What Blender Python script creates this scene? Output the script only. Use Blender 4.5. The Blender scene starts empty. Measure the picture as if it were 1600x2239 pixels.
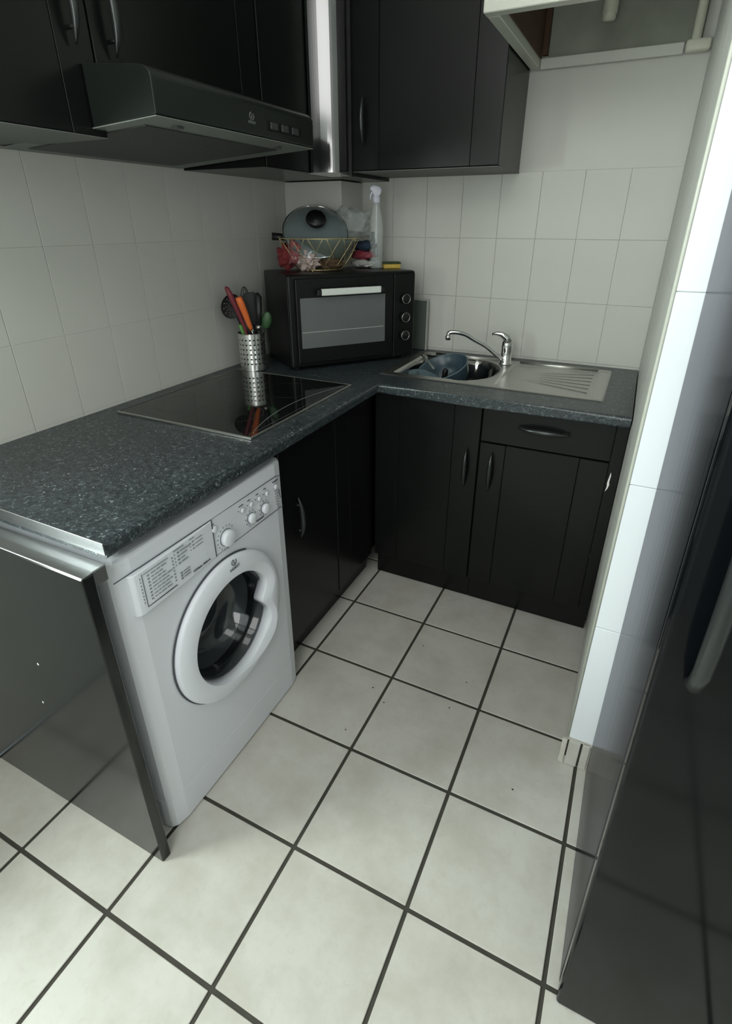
import bpy, bmesh, math, random
from mathutils import Vector, Matrix, noise
random.seed(7)
C = bpy.context.scene.collection
SC = bpy.context.scene
PI = math.pi

# ------------------------------------------------------------------ camera
cam_d = bpy.data.cameras.new('camera'); cam = bpy.data.objects.new('camera', cam_d); C.objects.link(cam)
yaw, pitch, roll, F = 0.4528, -0.4516, 0.0005, 1154.23
fw = Vector((-math.sin(yaw)*math.cos(pitch), math.cos(yaw)*math.cos(pitch), math.sin(pitch)))
r0 = Vector((math.cos(yaw), math.sin(yaw), 0)); u0 = r0.cross(fw)
rr = math.cos(roll)*r0 + math.sin(roll)*u0; uu = -math.sin(roll)*r0 + math.cos(roll)*u0
M4 = Matrix((rr, uu, -fw)).transposed().to_4x4(); M4.translation = Vector((1.4782, -2.386, 1.4543))
cam.matrix_world = M4
cam_d.sensor_fit = 'VERTICAL'; cam_d.sensor_height = 24; cam_d.lens = F*24/2239
cam_d.shift_x = -9.1/2239; cam_d.shift_y = -74.0/2239; cam_d.clip_start = 0.02
SC.camera = cam
# ------------------------------------------------------------------ world, light, exposure
w = bpy.data.worlds.new('world'); SC.world = w; w.use_nodes = True
w.node_tree.nodes['Background'].inputs[0].default_value = (0.62, 0.75, 0.78, 1)
w.node_tree.nodes['Background'].inputs[1].default_value = 0.5
SC.view_settings.view_transform = 'Standard'; SC.view_settings.look = 'None'
SC.view_settings.exposure = 0.06; SC.view_settings.gamma = 1.0; SC.view_settings.use_curve_mapping = False
def area(name, loc, target, sx, sy, power, col):
    d = bpy.data.lights.new(name, 'AREA'); d.shape = 'RECTANGLE'; d.size = sx; d.size_y = sy; d.energy = power; d.color = col
    o = bpy.data.objects.new(name, d); C.objects.link(o); o.location = loc
    o.rotation_euler = (Vector(target)-Vector(loc)).to_track_quat('-Z', 'Z').to_euler(); return o
WY0, WY1, WZ0, WZ1 = -2.90, -2.30, 0.95, 1.95     # window opening in the left wall
FY = -3.30; VX0, VX1, VZ0, VZ1 = .30, 1.60, 2.20, 3.0      # high transom window in the front wall
area('window_light', (-0.20, -2.60, (WZ0+WZ1)/2), (1, -2.60, (WZ0+WZ1)/2), .28, .96, 78, (0.88, 1.0, 0.94))
area('transom_light', ((VX0+VX1)/2, FY+.02, (VZ0+VZ1)/2), ((VX0+VX1)/2, 0, (VZ0+VZ1)/2), VX1-VX0, VZ1-VZ0, 12.5, (1.0, 0.985, 0.96))
area('corner_fill', (1.28, FY+.06, 1.55), (1.1, 0, 1.45), .62, 1.0, 11, (1.0, 0.99, 0.965))  # fill lamp added to brighten the left wall and oven corner
area('overhead_fill', (1.65, -2.45, 3.06), (1.65, -2.45, 0), 1.1, .7, 7, (1.0, 0.99, 0.96))  # overhead fill lamp, added under a closed ceiling

# ------------------------------------------------------------------ materials
def mat(name, col, rough=0.5, metal=0.0, spec=0.5, coat=0.0, trans=0.0, ior=1.45, alpha=1.0, var=0.0, vscale=8.0, bump=0.0, bscale=60.0, crough=0.05, aniso=None):
    m = bpy.data.materials.new(name); m.use_nodes = True; nt = m.node_tree; b = nt.nodes['Principled BSDF']
    b.inputs['Base Color'].default_value = (*col, 1); b.inputs['Roughness'].default_value = rough
    b.inputs['Metallic'].default_value = metal; b.inputs['Specular IOR Level'].default_value = spec
    b.inputs['Coat Weight'].default_value = coat; b.inputs['Coat Roughness'].default_value = crough
    b.inputs['Transmission Weight'].default_value = trans; b.inputs['IOR'].default_value = ior; b.inputs['Alpha'].default_value = alpha
    tc = nt.nodes.new('ShaderNodeTexCoord')
    n = nt.nodes.new('ShaderNodeTexNoise'); n.inputs['Scale'].default_value = vscale; n.inputs['Detail'].default_value = 5
    nt.links.new(tc.outputs['Object'], n.inputs['Vector'])
    mx = nt.nodes.new('ShaderNodeMix'); mx.data_type = 'RGBA'
    k = 1-var
    mx.inputs[6].default_value = (col[0]*k, col[1]*k, col[2]*k, 1)
    mx.inputs[7].default_value = (min(1, col[0]*(1+var*.5)), min(1, col[1]*(1+var*.5)), min(1, col[2]*(1+var*.5)), 1)
    nt.links.new(n.outputs['Fac'], mx.inputs[0]); nt.links.new(mx.outputs[2], b.inputs['Base Color'])
    if bump:
        n2 = nt.nodes.new('ShaderNodeTexNoise'); n2.inputs['Scale'].default_value = bscale; n2.inputs['Detail'].default_value = 3
        nt.links.new(tc.outputs['Object'], n2.inputs['Vector'])
        bp = nt.nodes.new('ShaderNodeBump'); bp.inputs['Strength'].default_value = bump; bp.inputs['Distance'].default_value = 0.002
        nt.links.new(n2.outputs['Fac'], bp.inputs['Height']); nt.links.new(bp.outputs['Normal'], b.inputs['Normal'])
    return m
def floor_mat():
    m = mat('floor tile ceramic', (0.60, 0.595, 0.545), 0.42, spec=0.45, var=0.0); nt = m.node_tree; b = nt.nodes['Principled BSDF']
    g = nt.nodes.new('ShaderNodeNewGeometry')
    def N(scale, det, lo, hi):
        n = nt.nodes.new('ShaderNodeTexNoise'); n.inputs['Scale'].default_value = scale; n.inputs['Detail'].default_value = det; n.inputs['Roughness'].default_value = .62
        nt.links.new(g.outputs['Position'], n.inputs['Vector'])
        r = nt.nodes.new('ShaderNodeMapRange'); r.inputs[1].default_value = lo; r.inputs[2].default_value = hi
        nt.links.new(n.outputs['Fac'], r.inputs[0]); return r
    a = N(7, 6, .40, .68); c = N(45, 4, .55, .75)
    m1 = nt.nodes.new('ShaderNodeMix'); m1.data_type = 'RGBA'; m1.inputs[6].default_value = (0.57, 0.56, 0.515, 1); m1.inputs[7].default_value = (0.475, 0.455, 0.405, 1)
    nt.links.new(a.outputs[0], m1.inputs[0])
    m2 = nt.nodes.new('ShaderNodeMix'); m2.data_type = 'RGBA'; m2.inputs[7].default_value = (0.44, 0.42, 0.37, 1)
    ml = nt.nodes.new('ShaderNodeMath'); ml.operation = 'MULTIPLY'; ml.inputs[1].default_value = .35
    nt.links.new(c.outputs[0], ml.inputs[0]); nt.links.new(ml.outputs[0], m2.inputs[0]); nt.links.new(m1.outputs[2], m2.inputs[6])
    nt.links.new(m2.outputs[2], b.inputs['Base Color']); return m
def granite_mat(name='worktop granite laminate'):
    m = mat(name, (0.03, 0.036, 0.04), 0.34, spec=0.75); nt = m.node_tree; b = nt.nodes['Principled BSDF']
    g = nt.nodes.new('ShaderNodeNewGeometry')
    v = nt.nodes.new('ShaderNodeTexNoise'); v.inputs['Scale'].default_value = 120; v.inputs['Detail'].default_value = 4; v.inputs['Distortion'].default_value = 1.2
    nt.links.new(g.outputs['Position'], v.inputs['Vector'])
    r = nt.nodes.new('ShaderNodeValToRGB'); e = r.color_ramp.elements
    e[0].position = .38; e[0].color = (0.013, 0.017, 0.020, 1); e[1].position = .76; e[1].color = (0.46, 0.52, 0.53, 1)
    x = e.new(.55); x.color = (0.034, 0.045, 0.051, 1); x = e.new(.65); x.color = (0.085, 0.110, 0.118, 1)
    nt.links.new(v.outputs['Fac'], r.inputs[0]); nt.links.new(r.outputs[0], b.inputs['Base Color'])
    return m
def brushed_mat(name, col, rough, sc, dark=.6, bump=.05, metal=1.0):
    m = mat(name, col, rough, metal); nt = m.node_tree; b = nt.nodes['Principled BSDF']
    g = nt.nodes.new('ShaderNodeTexCoord'); mp = nt.nodes.new('ShaderNodeMapping'); mp.inputs['Scale'].default_value = sc
    n = nt.nodes.new('ShaderNodeTexNoise'); n.inputs['Scale'].default_value = 1; n.inputs['Detail'].default_value = 4
    nt.links.new(g.outputs['Object'], mp.inputs[0]); nt.links.new(mp.outputs[0], n.inputs['Vector'])
    mx = nt.nodes.new('ShaderNodeMix'); mx.data_type = 'RGBA'
    mx.inputs[6].default_value = (col[0]*dark, col[1]*dark, col[2]*dark, 1); mx.inputs[7].default_value = (*col, 1)
    nt.links.new(n.outputs['Fac'], mx.inputs[0]); nt.links.new(mx.outputs[2], b.inputs['Base Color'])
    r = nt.nodes.new('ShaderNodeMapRange'); r.inputs[3].default_value = rough*.75; r.inputs[4].default_value = rough*1.3
    nt.links.new(n.outputs['Fac'], r.inputs[0]); nt.links.new(r.outputs[0], b.inputs['Roughness'])
    if bump:
        bp = nt.nodes.new('ShaderNodeBump'); bp.inputs['Strength'].default_value = bump; bp.inputs['Distance'].default_value = .001
        nt.links.new(n.outputs['Fac'], bp.inputs['Height']); nt.links.new(bp.outputs['Normal'], b.inputs['Normal'])
    return m
M = dict(
    wall=mat('painted wall', (0.58, 0.585, 0.55), 0.6, var=.10, vscale=3, bump=.15, bscale=90),
    walltile=mat('painted wall tile', (0.60, 0.605, 0.565), 0.38, spec=.4, var=.08, vscale=2.5, bump=.12, bscale=14),
    whitetile=mat('white glazed tile', (0.83, 0.88, 0.92), 0.22, var=.03, vscale=2),
    dirty=mat('stained skirting tile', (0.62, 0.60, 0.54), 0.5, var=.3, vscale=25),
    floor=floor_mat(), grout=mat('dark floor grout', (0.055, 0.052, 0.042), 0.9, var=.4, vscale=30, bump=.4),
    ceil=mat('ceiling paint', (0.75, 0.76, 0.74), 0.8, var=.05),
    room=mat('far room wall', (0.62, 0.63, 0.61), 0.8, var=.1),
    black=mat('black satin cabinet paint', (0.006, 0.007, 0.0068), 0.26, spec=.32, var=.25, vscale=4, bump=.06, bscale=25),
    panelblack=mat('black melamine end panel', (0.008, 0.0095, 0.0095), 0.15, spec=.45, var=.2),
    blackgloss=mat('black lacquered post', (0.014, 0.016, 0.0155), 0.13, spec=.9, coat=1, crough=.10, var=.2, bump=.08, bscale=10),
    carcass=mat('grey cabinet underside', (0.14, 0.145, 0.135), 0.55, var=.2),
    seam=mat('dark joint', (0.003, 0.003, 0.003), 0.8),
    granite=granite_mat(), trim=brushed_mat('aluminium edge trim', (0.33, 0.335, 0.34), .34, (3, 200, 200), .8),
    pewter=mat('black pewter handle', (0.05, 0.055, 0.055), 0.25, .7),
    steel=brushed_mat('brushed stainless steel', (0.56, 0.56, 0.53), .32, (4, 90, 90), .8),
    shaded_steel=brushed_mat('shaded sink bowl steel', (0.42, 0.42, 0.40), .16, (30, 30, 4), .8),  # same steel, darkened and smoothed to paint the shade inside the bowl
    chrome=mat('chrome', (0.72, 0.73, 0.72), 0.07, 1, var=.05),
    hobglass=mat('black ceramic hob glass', (0.004, 0.005, 0.005), 0.04, spec=.6),
    print_=mat('pale hob print', (0.16, 0.17, 0.17), .3),
    white=mat('white enamel', (0.70, 0.72, 0.77), 0.33, var=.02, bump=.05, bscale=200),
    whiteplastic=mat('white moulded plastic', (0.74, 0.765, 0.82), 0.30, var=.02),
    line=mat('dark grey print', (0.06, 0.065, 0.075), .6), lineg=mat('mid grey print', (0.22, 0.23, 0.26), .6),
    gasket=mat('grey rubber gasket', (0.09, 0.10, 0.105), .45, var=.2),
    drumglass=mat('smoked door glass', (0.42, 0.45, 0.46), 0.03, trans=1.0, ior=1.45, spec=.5),
    drum=mat('steel drum interior', (0.05, 0.055, 0.06), .3, .6, var=.3, vscale=30),
    ovenblack=mat('black oven enamel', (0.005, 0.0055, 0.006), .33, spec=.35, bump=.15, bscale=250),
    ovenglass=mat('mirror grey oven glass', (0.125, 0.135, 0.14), 0.16, spec=.8, var=.06),
    handle_w=mat('pale aluminium oven handle', (0.78, 0.82, 0.78), .35, .15),
    brass=mat('pale gold wire', (0.72, 0.58, 0.30), .3, .75), 
    lidglass=mat('lid glass', (0.22, 0.28, 0.29), .05, trans=.0, alpha=.62, spec=.9), 
    knob=mat('black bakelite', (0.008, 0.008, 0.009), .35), pan=mat('grey green pan enamel', (0.16, 0.19, 0.17), .35, .2, var=.2),
    red=mat('red cotton', (0.24, 0.035, 0.04), .9, var=.4, vscale=20), pink=mat('white floral cotton', (0.62, 0.50, 0.48), .9, var=.55, vscale=60),
    maroon=mat('maroon plastic', (0.22, 0.035, 0.05), .45, var=.2), navy=mat('navy fabric', (0.015, 0.03, 0.055), .8), 
    bagw=mat('clear plastic film', (0.62, 0.68, 0.68), .15, trans=.0, alpha=.28, spec=.8, var=.3, vscale=30),
    bagw2=mat('white plastic film', (0.42, 0.42, 0.40), .4, var=.4, vscale=30),
    bottle=mat('clear plastic bottle', (0.85, 0.90, 0.89), .06, trans=0, alpha=.26, spec=1), liquid=mat('bottle liquid', (0.62, 0.70, 0.68), .05, alpha=.3),
    greenb=mat('dark green plastic', (0.012, 0.06, 0.052), .2), trigger=mat('white spray trigger', (0.78, 0.78, 0.90), .35),
    yellow=mat('yellow sponge', (0.66, 0.46, 0.10), .95, var=.35, vscale=90, bump=.6, bscale=300), greens=mat('green scouring pad', (0.05, 0.08, 0.035), 1, var=.5, vscale=90),
    orange=mat('orange plastic', (0.85, 0.19, 0.045), .4, var=.1), green=mat('green plastic', (0.10, 0.30, 0.07), .4, var=.2),
    nylon=mat('black nylon', (0.014, 0.015, 0.016), .4), wood=mat('brown stained wood', (0.07, 0.032, 0.015), .6, var=.4, vscale=12),
    cream=mat('cream gloss paint', (0.58, 0.60, 0.53), .35, var=.05), plaster=mat('rough grey plaster', (0.26, 0.27, 0.235), .9, var=.35, vscale=9, bump=.8, bscale=14),
    pipe=mat('cream painted pipe', (0.62, 0.63, 0.53), .35), blue=mat('blue grey plastic', (0.045, 0.075, 0.098), .28, var=.1),
    bluelite=mat('pale blue plastic', (0.11, 0.16, 0.185), .25, var=.1), board=mat('green grey glass board', (0.11, 0.13, 0.115), .1, spec=.7), 
    boardedge=mat('pale board rim', (0.42, 0.44, 0.40), .3), brown=mat('brown dried food', (0.12, 0.075, 0.04), .9, var=.6, vscale=40),
    fridgeside=brushed_mat('brushed silver fridge side', (0.30, 0.295, 0.32), .17, (70, 70, 1.0), .45, .03),
    fridgefront=mat('black mirror fridge door', (0.003, 0.0036, 0.0045), .10, spec=.26),
    fridgeedge=mat('dark fridge door edge', (0.02, 0.021, 0.024), .28, .2), glow=mat('window daylight pane', (.8, .9, .95), .1, alpha=.15),
    chip=mat('bare white chip', (.75, .72, .70), .7), filter=brushed_mat('hood grease filter', (0.075, 0.08, 0.075), .5, (150, 150, 4), .5, .2, 0.5),
    hood=mat('black hood steel', (0.010, 0.013, 0.0115), .30, .0, spec=.4), hoodlip=mat('grey hood underside', (0.20, 0.22, 0.20), .45, .2),
    logo=mat('grey hood logo', (0.14, 0.15, 0.14), .5), switch=mat('hood switch', (0.035, 0.037, 0.038), .3),
)
M['blackgloss'].node_tree.nodes['Principled BSDF'].inputs['Coat IOR'].default_value = 2.0
M['fridgeside'].node_tree.nodes['Principled BSDF'].inputs['Specular Tint'].default_value = (.30, .30, .33, 1)
# ------------------------------------------------------------------ helpers
def obj(name, bm, m, parent=None, smooth=False, loc=None):
    bmesh.ops.recalc_face_normals(bm, faces=bm.faces)
    me = bpy.data.meshes.new(name); bm.to_mesh(me); bm.free()
    if smooth:
        for p in me.polygons: p.use_smooth = True
    for x in (m if isinstance(m, (list, tuple)) else [m]): me.materials.append(M[x] if isinstance(x, str) else x)
    o = bpy.data.objects.new(name, me); C.objects.link(o)
    if loc is not None: o.location = loc
    if parent is not None: o.parent = parent
    return o
def thing(name, label, cat, loc=(0, 0, 0), rz=0, group=None):
    o = bpy.data.objects.new(name, None); C.objects.link(o); o.location = loc; o.rotation_euler = (0, 0, rz)
    o.empty_display_size = .05; o['label'] = label; o['category'] = cat
    if group: o['group'] = group
    return o
def tag(o, label, cat, group=None):
    o['label'] = label; o['category'] = cat
    if group: o['group'] = group
    return o
def struct(o, label=None, cat=None):
    o['kind'] = 'structure'
    if label: o['label'] = label
    if cat: o['category'] = cat
    return o
def NB(): return bmesh.new()
def box(bm, x0, x1, y0, y1, z0, z1, bev=0, seg=2, mi=0):
    vs = [bm.verts.new((x, y, z)) for x in (x0, x1) for y in (y0, y1) for z in (z0, z1)]
    fs = [(0, 1, 3, 2), (4, 6, 7, 5), (0, 4, 5, 1), (2, 3, 7, 6), (0, 2, 6, 4), (1, 5, 7, 3)]
    F_ = [bm.faces.new([vs[i] for i in f]) for f in fs]
    for f in F_: f.material_index = mi
    if bev:
        es = list({e for f in F_ for e in f.edges})
        bmesh.ops.bevel(bm, geom=es, offset=bev, segments=seg, affect='EDGES', profile=.5)
    return bm
def prism(bm, pts, axis, a, b, bev=0, seg=2):
    def P(p, c): return {'x': (c, p[0], p[1]), 'y': (p[0], c, p[1]), 'z': (p[0], p[1], c)}[axis]
    A = [bm.verts.new(P(p, a)) for p in pts]; B = [bm.verts.new(P(p, b)) for p in pts]; n = len(pts)
    fs = [bm.faces.new(A), bm.faces.new(B[::-1])]
    for i in range(n): fs.append(bm.faces.new((A[i], B[i], B[(i+1) % n], A[(i+1) % n])))
    if bev:
        es = list({e for f in fs for e in f.edges}); bmesh.ops.recalc_face_normals(bm, faces=fs)
        bmesh.ops.bevel(bm, geom=es, offset=bev, segments=seg, affect='EDGES', profile=.5)
    return bm
def tube(bm, pts, r, seg=10, closed=False, cap=True):
    pts = [Vector(p) for p in pts]; n = len(pts); rs = r if isinstance(r, (list, tuple)) else [r]*n
    rings = []; up = None
    for i, p in enumerate(pts):
        if closed: t = (pts[(i+1) % n]-pts[i-1]).normalized()
        else: t = (pts[min(i+1, n-1)]-pts[max(i-1, 0)]).normalized()
        if up is None:
            up = Vector((0, 0, 1)) if abs(t.z) < .9 else Vector((1, 0, 0))
        a = t.cross(up); 
        if a.length < 1e-6: a = t.orthogonal()
        a.normalize(); up = a.cross(t).normalized()
        rings.append([bm.verts.new(p+(a*math.cos(q)+up*math.sin(q))*rs[i]) for q in [2*PI*k/seg for k in range(seg)]])
    m = n if closed else n-1
    for i in range(m):
        A, B = rings[i], rings[(i+1) % n]
        for k in range(seg): bm.faces.new((A[k], A[(k+1) % seg], B[(k+1) % seg], B[k]))
    if cap and not closed: bm.faces.new(rings[0][::-1]); bm.faces.new(rings[-1])
    return bm
def lathe(bm, prof, seg=32, origin=(0, 0, 0), axis='z', cap=True, ang=None):
    """prof: (r, h) list; revolve around axis through origin"""
    ox, oy, oz = origin; rings = []
    def P(r, h, q):
        c, s = r*math.cos(q), r*math.sin(q)
        return {'z': (ox+c, oy+s, oz+h), 'x': (ox+h, oy+c, oz+s), 'y': (ox+c, oy+h, oz+s)}[axis]
    for r, h in prof:
        if r < 1e-6: rings.append([bm.verts.new(P(0, h, 0))])
        else: rings.append([bm.verts.new(P(r, h, 2*PI*k/seg)) for k in range(seg)])
    for A, B in zip(rings, rings[1:]):
        for k in range(seg):
            k2 = (k+1) % seg
            if len(A) == 1 and len(B) == 1: continue
            if len(A) == 1: bm.faces.new((A[0], B[k], B[k2]))
            elif len(B) == 1: bm.faces.new((A[k], A[k2], B[0]))
            else: bm.faces.new((A[k], A[k2], B[k2], B[k]))
    if cap:
        for R_ in (rings[0], rings[-1]):
            if len(R_) > 1 and prof[0] != prof[-1]: bm.faces.new(R_)
    return bm
def xf(bm, mtx): bmesh.ops.transform(bm, matrix=mtx, verts=bm.verts); return bm
def blob(bm, c, s, amp=.3, freq=3., seed=0, sub=3):
    r = bmesh.ops.create_icosphere(bm, subdivisions=sub, radius=1)
    for v in r['verts']:
        p = v.co.copy(); d = noise.noise(p*freq+Vector((seed, seed*2, 0)))*amp + noise.noise(p*freq*2.3+Vector((seed, 0, 5)))*amp*.5
        p *= 1+d; v.co = Vector((c[0]+p.x*s[0], c[1]+p.y*s[1], c[2]+p.z*s[2]))
    return bm
def spindle(length, r, off, along='z', out=(0, -1, 0)):
    """bow handle: a pointed spindle on two short posts, local origin at the middle on the door face"""
    bm = NB(); n = 17; out = Vector(out); ax = {'z': Vector((0, 0, 1)), 'x': Vector((1, 0, 0)), 'y': Vector((0, 1, 0))}[along]
    pts = []; rs = []
    for i in range(n):
        t = -1+2*i/(n-1); pts.append(ax*(t*length/2)+out*(off*(1-.55*abs(t)**2.2))); rs.append(r*(max(.10, (1-abs(t)**2.0))**.8)+.0008)
    tube(bm, pts, rs, 12)
    for s in (-.62, .62): tube(bm, [ax*(s*length/2), ax*(s*length/2)+out*off*.8], r*.5, 8)
    return bm
def label_text(s, size, mtx, m, parent, name='lettering', depth=.0004, shear=0, sx=1.0):
    cu = bpy.data.curves.new(name, 'FONT'); cu.body = s; cu.size = size; cu.extrude = depth; cu.align_x = 'CENTER'; cu.align_y = 'CENTER'; cu.shear = shear
    tmp = bpy.data.objects.new('tmp', cu); C.objects.link(tmp); dg = bpy.context.evaluated_depsgraph_get()
    me = bpy.data.meshes.new_from_object(tmp.evaluated_get(dg)); bpy.data.objects.remove(tmp)
    me.name = name
    me.transform(mtx @ Matrix.Diagonal((sx, 1, 1, 1))); me.materials.clear(); me.materials.append(M[m])
    o = bpy.data.objects.new(name, me); C.objects.link(o); o.parent = parent; return o
def face_mtx(loc, right, up):
    r = Vector(right).normalized(); u = Vector(up).normalized(); n = r.cross(u)
    m = Matrix((r, u, n)).transposed().to_4x4(); m.translation = Vector(loc); return m

W = 1.532; ZC = 0.9132; YS = -1.182; CEIL = 3.1
# ------------------------------------------------------------------ the setting
fl = struct(obj('floor', box(NB(), -.0, 2.7, FY, 0, -.08, -.0035), 'grout'))
def tiles(parent, name, xs, ys, m, plane, face, depth, gap, bev=.0012, skip=None, jit=.0, gap2=None):
    """tiles between successive joint positions; plane x / y / z, face = coordinate of the visible face, depth behind it"""
    cache = {}
    for i in range(len(xs)-1):
        for j in range(len(ys)-1):
            a, b, c, d = xs[i]+gap/2, xs[i+1]-gap/2, ys[j]+(gap2 or gap)/2, ys[j+1]-(gap2 or gap)/2
            if b-a < .008 or d-c < .008 or (skip and skip(a, b, c, d)): continue
            w_, h_ = round(b-a, 4), round(d-c, 4); key = (w_, h_)
            if key not in cache:
                bm = NB()
                if plane == 'z': box(bm, -w_/2, w_/2, -h_/2, h_/2, -depth, 0, bev, 1)
                if plane == 'x': box(bm, min(0, depth), max(0, depth), -w_/2, w_/2, -h_/2, h_/2, bev, 1)
                if plane == 'y': box(bm, -w_/2, w_/2, min(0, depth), max(0, depth), -h_/2, h_/2, bev, 1)
                o = obj(name, bm, m, parent); cache[key] = o.data
            else:
                o = bpy.data.objects.new(name, cache[key]); C.objects.link(o); o.parent = parent
            u, v = (a+b)/2, (c+d)/2; f = face+random.uniform(-jit, jit)
            o.location = {'z': (u, v, f), 'x': (f, u, v), 'y': (u, f, v)}[plane]
S = .3138; GX = .6323; GY = -.7993
fx = [0]+[GX+i*S for i in range(-2, 7)]+[2.7]; fy = sorted([FY]+[GY-j*S for j in range(-2, 11)]+[0])
tiles(fl, 'floor_tile', fx, fy, 'floor', 'z', 0, .0035, .0095, .0014, jit=.0004)
# left wall with the window opening
bm = NB(); box(bm, -.26, -.004, FY, WY0, 0, CEIL); box(bm, -.26, -.004, WY1, 0, 0, CEIL); box(bm, -.26, -.004, WY0, WY1, 0, WZ0); box(bm, -.26, -.004, WY0, WY1, WZ1, CEIL)
wl = struct(obj('wall_left', bm, 'wall'))
TX = .1581; TZ = [.686+.236*k for k in range(0, 9)]
ly = sorted([-1.53+TX*k for k in range(-3, 10)]+[0])
tiles(wl, 'wall_tile', [y for y in ly if y <= 0], TZ[:6], 'walltile', 'x', 0, -.004, .0014, .0006, jit=.00015, gap2=.0002)
wb = struct(obj('wall_back', box(NB(), -.15, 2.7, .004, .15, 0, CEIL), 'wall'))
bx = [0]+[.741+.1563*k for k in range(-4, 5)]+[W]
tiles(wb, 'wall_tile', bx, TZ[:5], 'walltile', 'y', 0, .004, .0010, .0005, jit=.00015)
obj('plaster_field', box(NB(), .001, W-.001, .0002, .004, 1.6297, 1.944), 'walltile', wb)
wr = struct(obj('wall_right', box(NB(), W+.004, 2.7, YS+.004, .0, 0, CEIL), 'wall'))
tiles(wr, 'white_tile', [W+.0, W+.25, W+.5, W+.75], [.102, .516, .926, 1.336, 1.746, 2.156, 2.56], 'whitetile', 'y', YS, .004, .0012, .0016)
tiles(wr, 'wall_tile', [YS+.006, YS+.25, YS+.5, YS+.75, YS+1.0, -.004], [.102, .516, .926, 1.336, 1.746, 2.156, 2.56], 'walltile', 'x', W, .004, .0012, .0012)
# corner bead along the wall end, and the broken skirting at its foot
cb = NB(); tube(cb, [(W+.003, YS+.003, .102), (W+.003, YS+.003, CEIL)], .0045, 8)
struct(obj('trim_2', cb, 'cream', smooth=True))
bb = struct(obj('baseboard_right', box(NB(), W-.002, W+.10, YS-.004, YS+.004, 0, .100), 'dirty'))
obj('skirting_tile', box(NB(), W-.010, W+.004, YS-.010, YS-.001, .002, .100, .0015), 'dirty', bb)
obj('skirting_tile', box(NB(), W+.0085, W+.040, YS-.010, YS-.001, .003, .099, .0015), 'floor', bb)
obj('skirting_tile', box(NB(), W+.046, W+.066, YS-.009, YS-.001, .003, .100, .0015), 'floor', bb)
obj('grout_gap', box(NB(), W+.004, W+.0085, YS-.0052, YS-.001, .03, .098), 'grout', bb)
obj('grout_gap', box(NB(), W+.0402, W+.0458, YS-.0052, YS-.001, .003, .099), 'grout', bb)
struct(obj('trim_1', box(NB(), .0005, .280, -.2, -.0005, ZC+.0012, 1.6085, .002), 'walltile'), 'boxed-in pipe casing in the corner behind the oven')
bm = NB(); box(bm, -.15, 2.7, FY-.15, FY, 0, VZ0); box(bm, -.15, 2.7, FY-.15, FY, VZ1, CEIL); box(bm, -.15, VX0, FY-.15, FY, VZ0, VZ1); box(bm, VX1, 2.7, FY-.15, FY, VZ0, VZ1)
struct(obj('wall_front', bm, 'room'))
bm = NB()
for a in ((VX0, VX0+.05, VZ0, VZ1), (VX1-.05, VX1, VZ0, VZ1), (VX0, VX1, VZ0, VZ0+.05), (VX0, VX1, VZ1-.05, VZ1)): box(bm, a[0], a[1], FY-.12, FY-.07, a[2], a[3])
wi2 = struct(obj('window_2', bm, 'whiteplastic'))
obj('window_pane', box(NB(), VX0+.05, VX1-.05, FY-.10, FY-.095, VZ0+.05, VZ1-.05), 'glow', wi2)
struct(obj('wall_far', box(NB(), 2.7, 2.85, FY-.15, .15, 0, CEIL), 'room'))
bm = NB()
for a in ((.93, .97, 0, 2.12), (1.59, 1.63, 0, 2.12), (.97, 1.59, 2.06, 2.12), (.97, 1.59, 0, 1.03)): box(bm, a[0], a[1], FY+.001, FY+.045, a[2], a[3])
dr1 = struct(obj('added_door_1', bm, 'whiteplastic')); obj('added_door_pane', box(NB(), .97, 1.59, FY+.018, FY+.024, 1.03, 2.06), 'glow', dr1)  # unseen glazed door, added to go with the corner fill lamp
struct(obj('ceiling', box(NB(), -.15, 2.85, FY-.15, .15, CEIL, CEIL+.1), 'ceil'))
bm = NB()
for a in ((WY0, WY0+.05, WZ0, WZ1), (WY1-.05, WY1, WZ0, WZ1), (WY0+.05, WY1-.05, WZ0, WZ0+.05), (WY0+.05, WY1-.05, WZ1-.05, WZ1), ((WY0+WY1)/2-.03, (WY0+WY1)/2+.03, WZ0+.05, WZ1-.05)):
    box(bm, -.255, -.225, *a)
wi = struct(obj('window_1', bm, 'whiteplastic'))
obj('window_pane', box(NB(), -.243, -.238, WY0+.05, WY1-.05, WZ0+.05, WZ1-.05), 'glow', wi)

# ------------------------------------------------------------------ worktop (L shape, hole for the sink bowl)
XF = .6674; YF = -.6505; YE = -1.8546
bx0, bx1, by0, by1 = .648, 1.022, -.480, -.125      # bowl cut-out
def grid_solid(bm, xs, ys, fill, z0, z1):
    V = {}
    def g(i, j, z):
        k = (i, j, z)
        if k not in V: V[k] = bm.verts.new((xs[i], ys[j], z0 if z == 0 else z1))
        return V[k]
    nx, ny = len(xs)-1, len(ys)-1
    cells = {(i, j) for i in range(nx) for j in range(ny) if fill((xs[i]+xs[i+1])/2, (ys[j]+ys[j+1])/2)}
    for i, j in cells:
        bm.faces.new((g(i, j, 1), g(i+1, j, 1), g(i+1, j+1, 1), g(i, j+1, 1))); bm.faces.new((g(i, j, 0), g(i, j+1, 0), g(i+1, j+1, 0), g(i+1, j, 0)))
        for (di, dj, a, b) in ((-1, 0, (i, j), (i, j+1)), (1, 0, (i+1, j), (i+1, j+1)), (0, -1, (i, j), (i+1, j)), (0, 1, (i, j+1), (i+1, j+1))):
            if (i+di, j+dj) not in cells: bm.faces.new((g(*a, 0), g(*b, 0), g(*b, 1), g(*a, 1)))
bm = NB()
grid_solid(bm, [.003, bx0, XF, bx1, W-.004], [YE, YF, by0, by1, -.003],
           lambda x, y: (x < XF or y > YF) and not (bx0 < x < bx1 and by0 < y < by1), ZC-.036, ZC)
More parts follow.
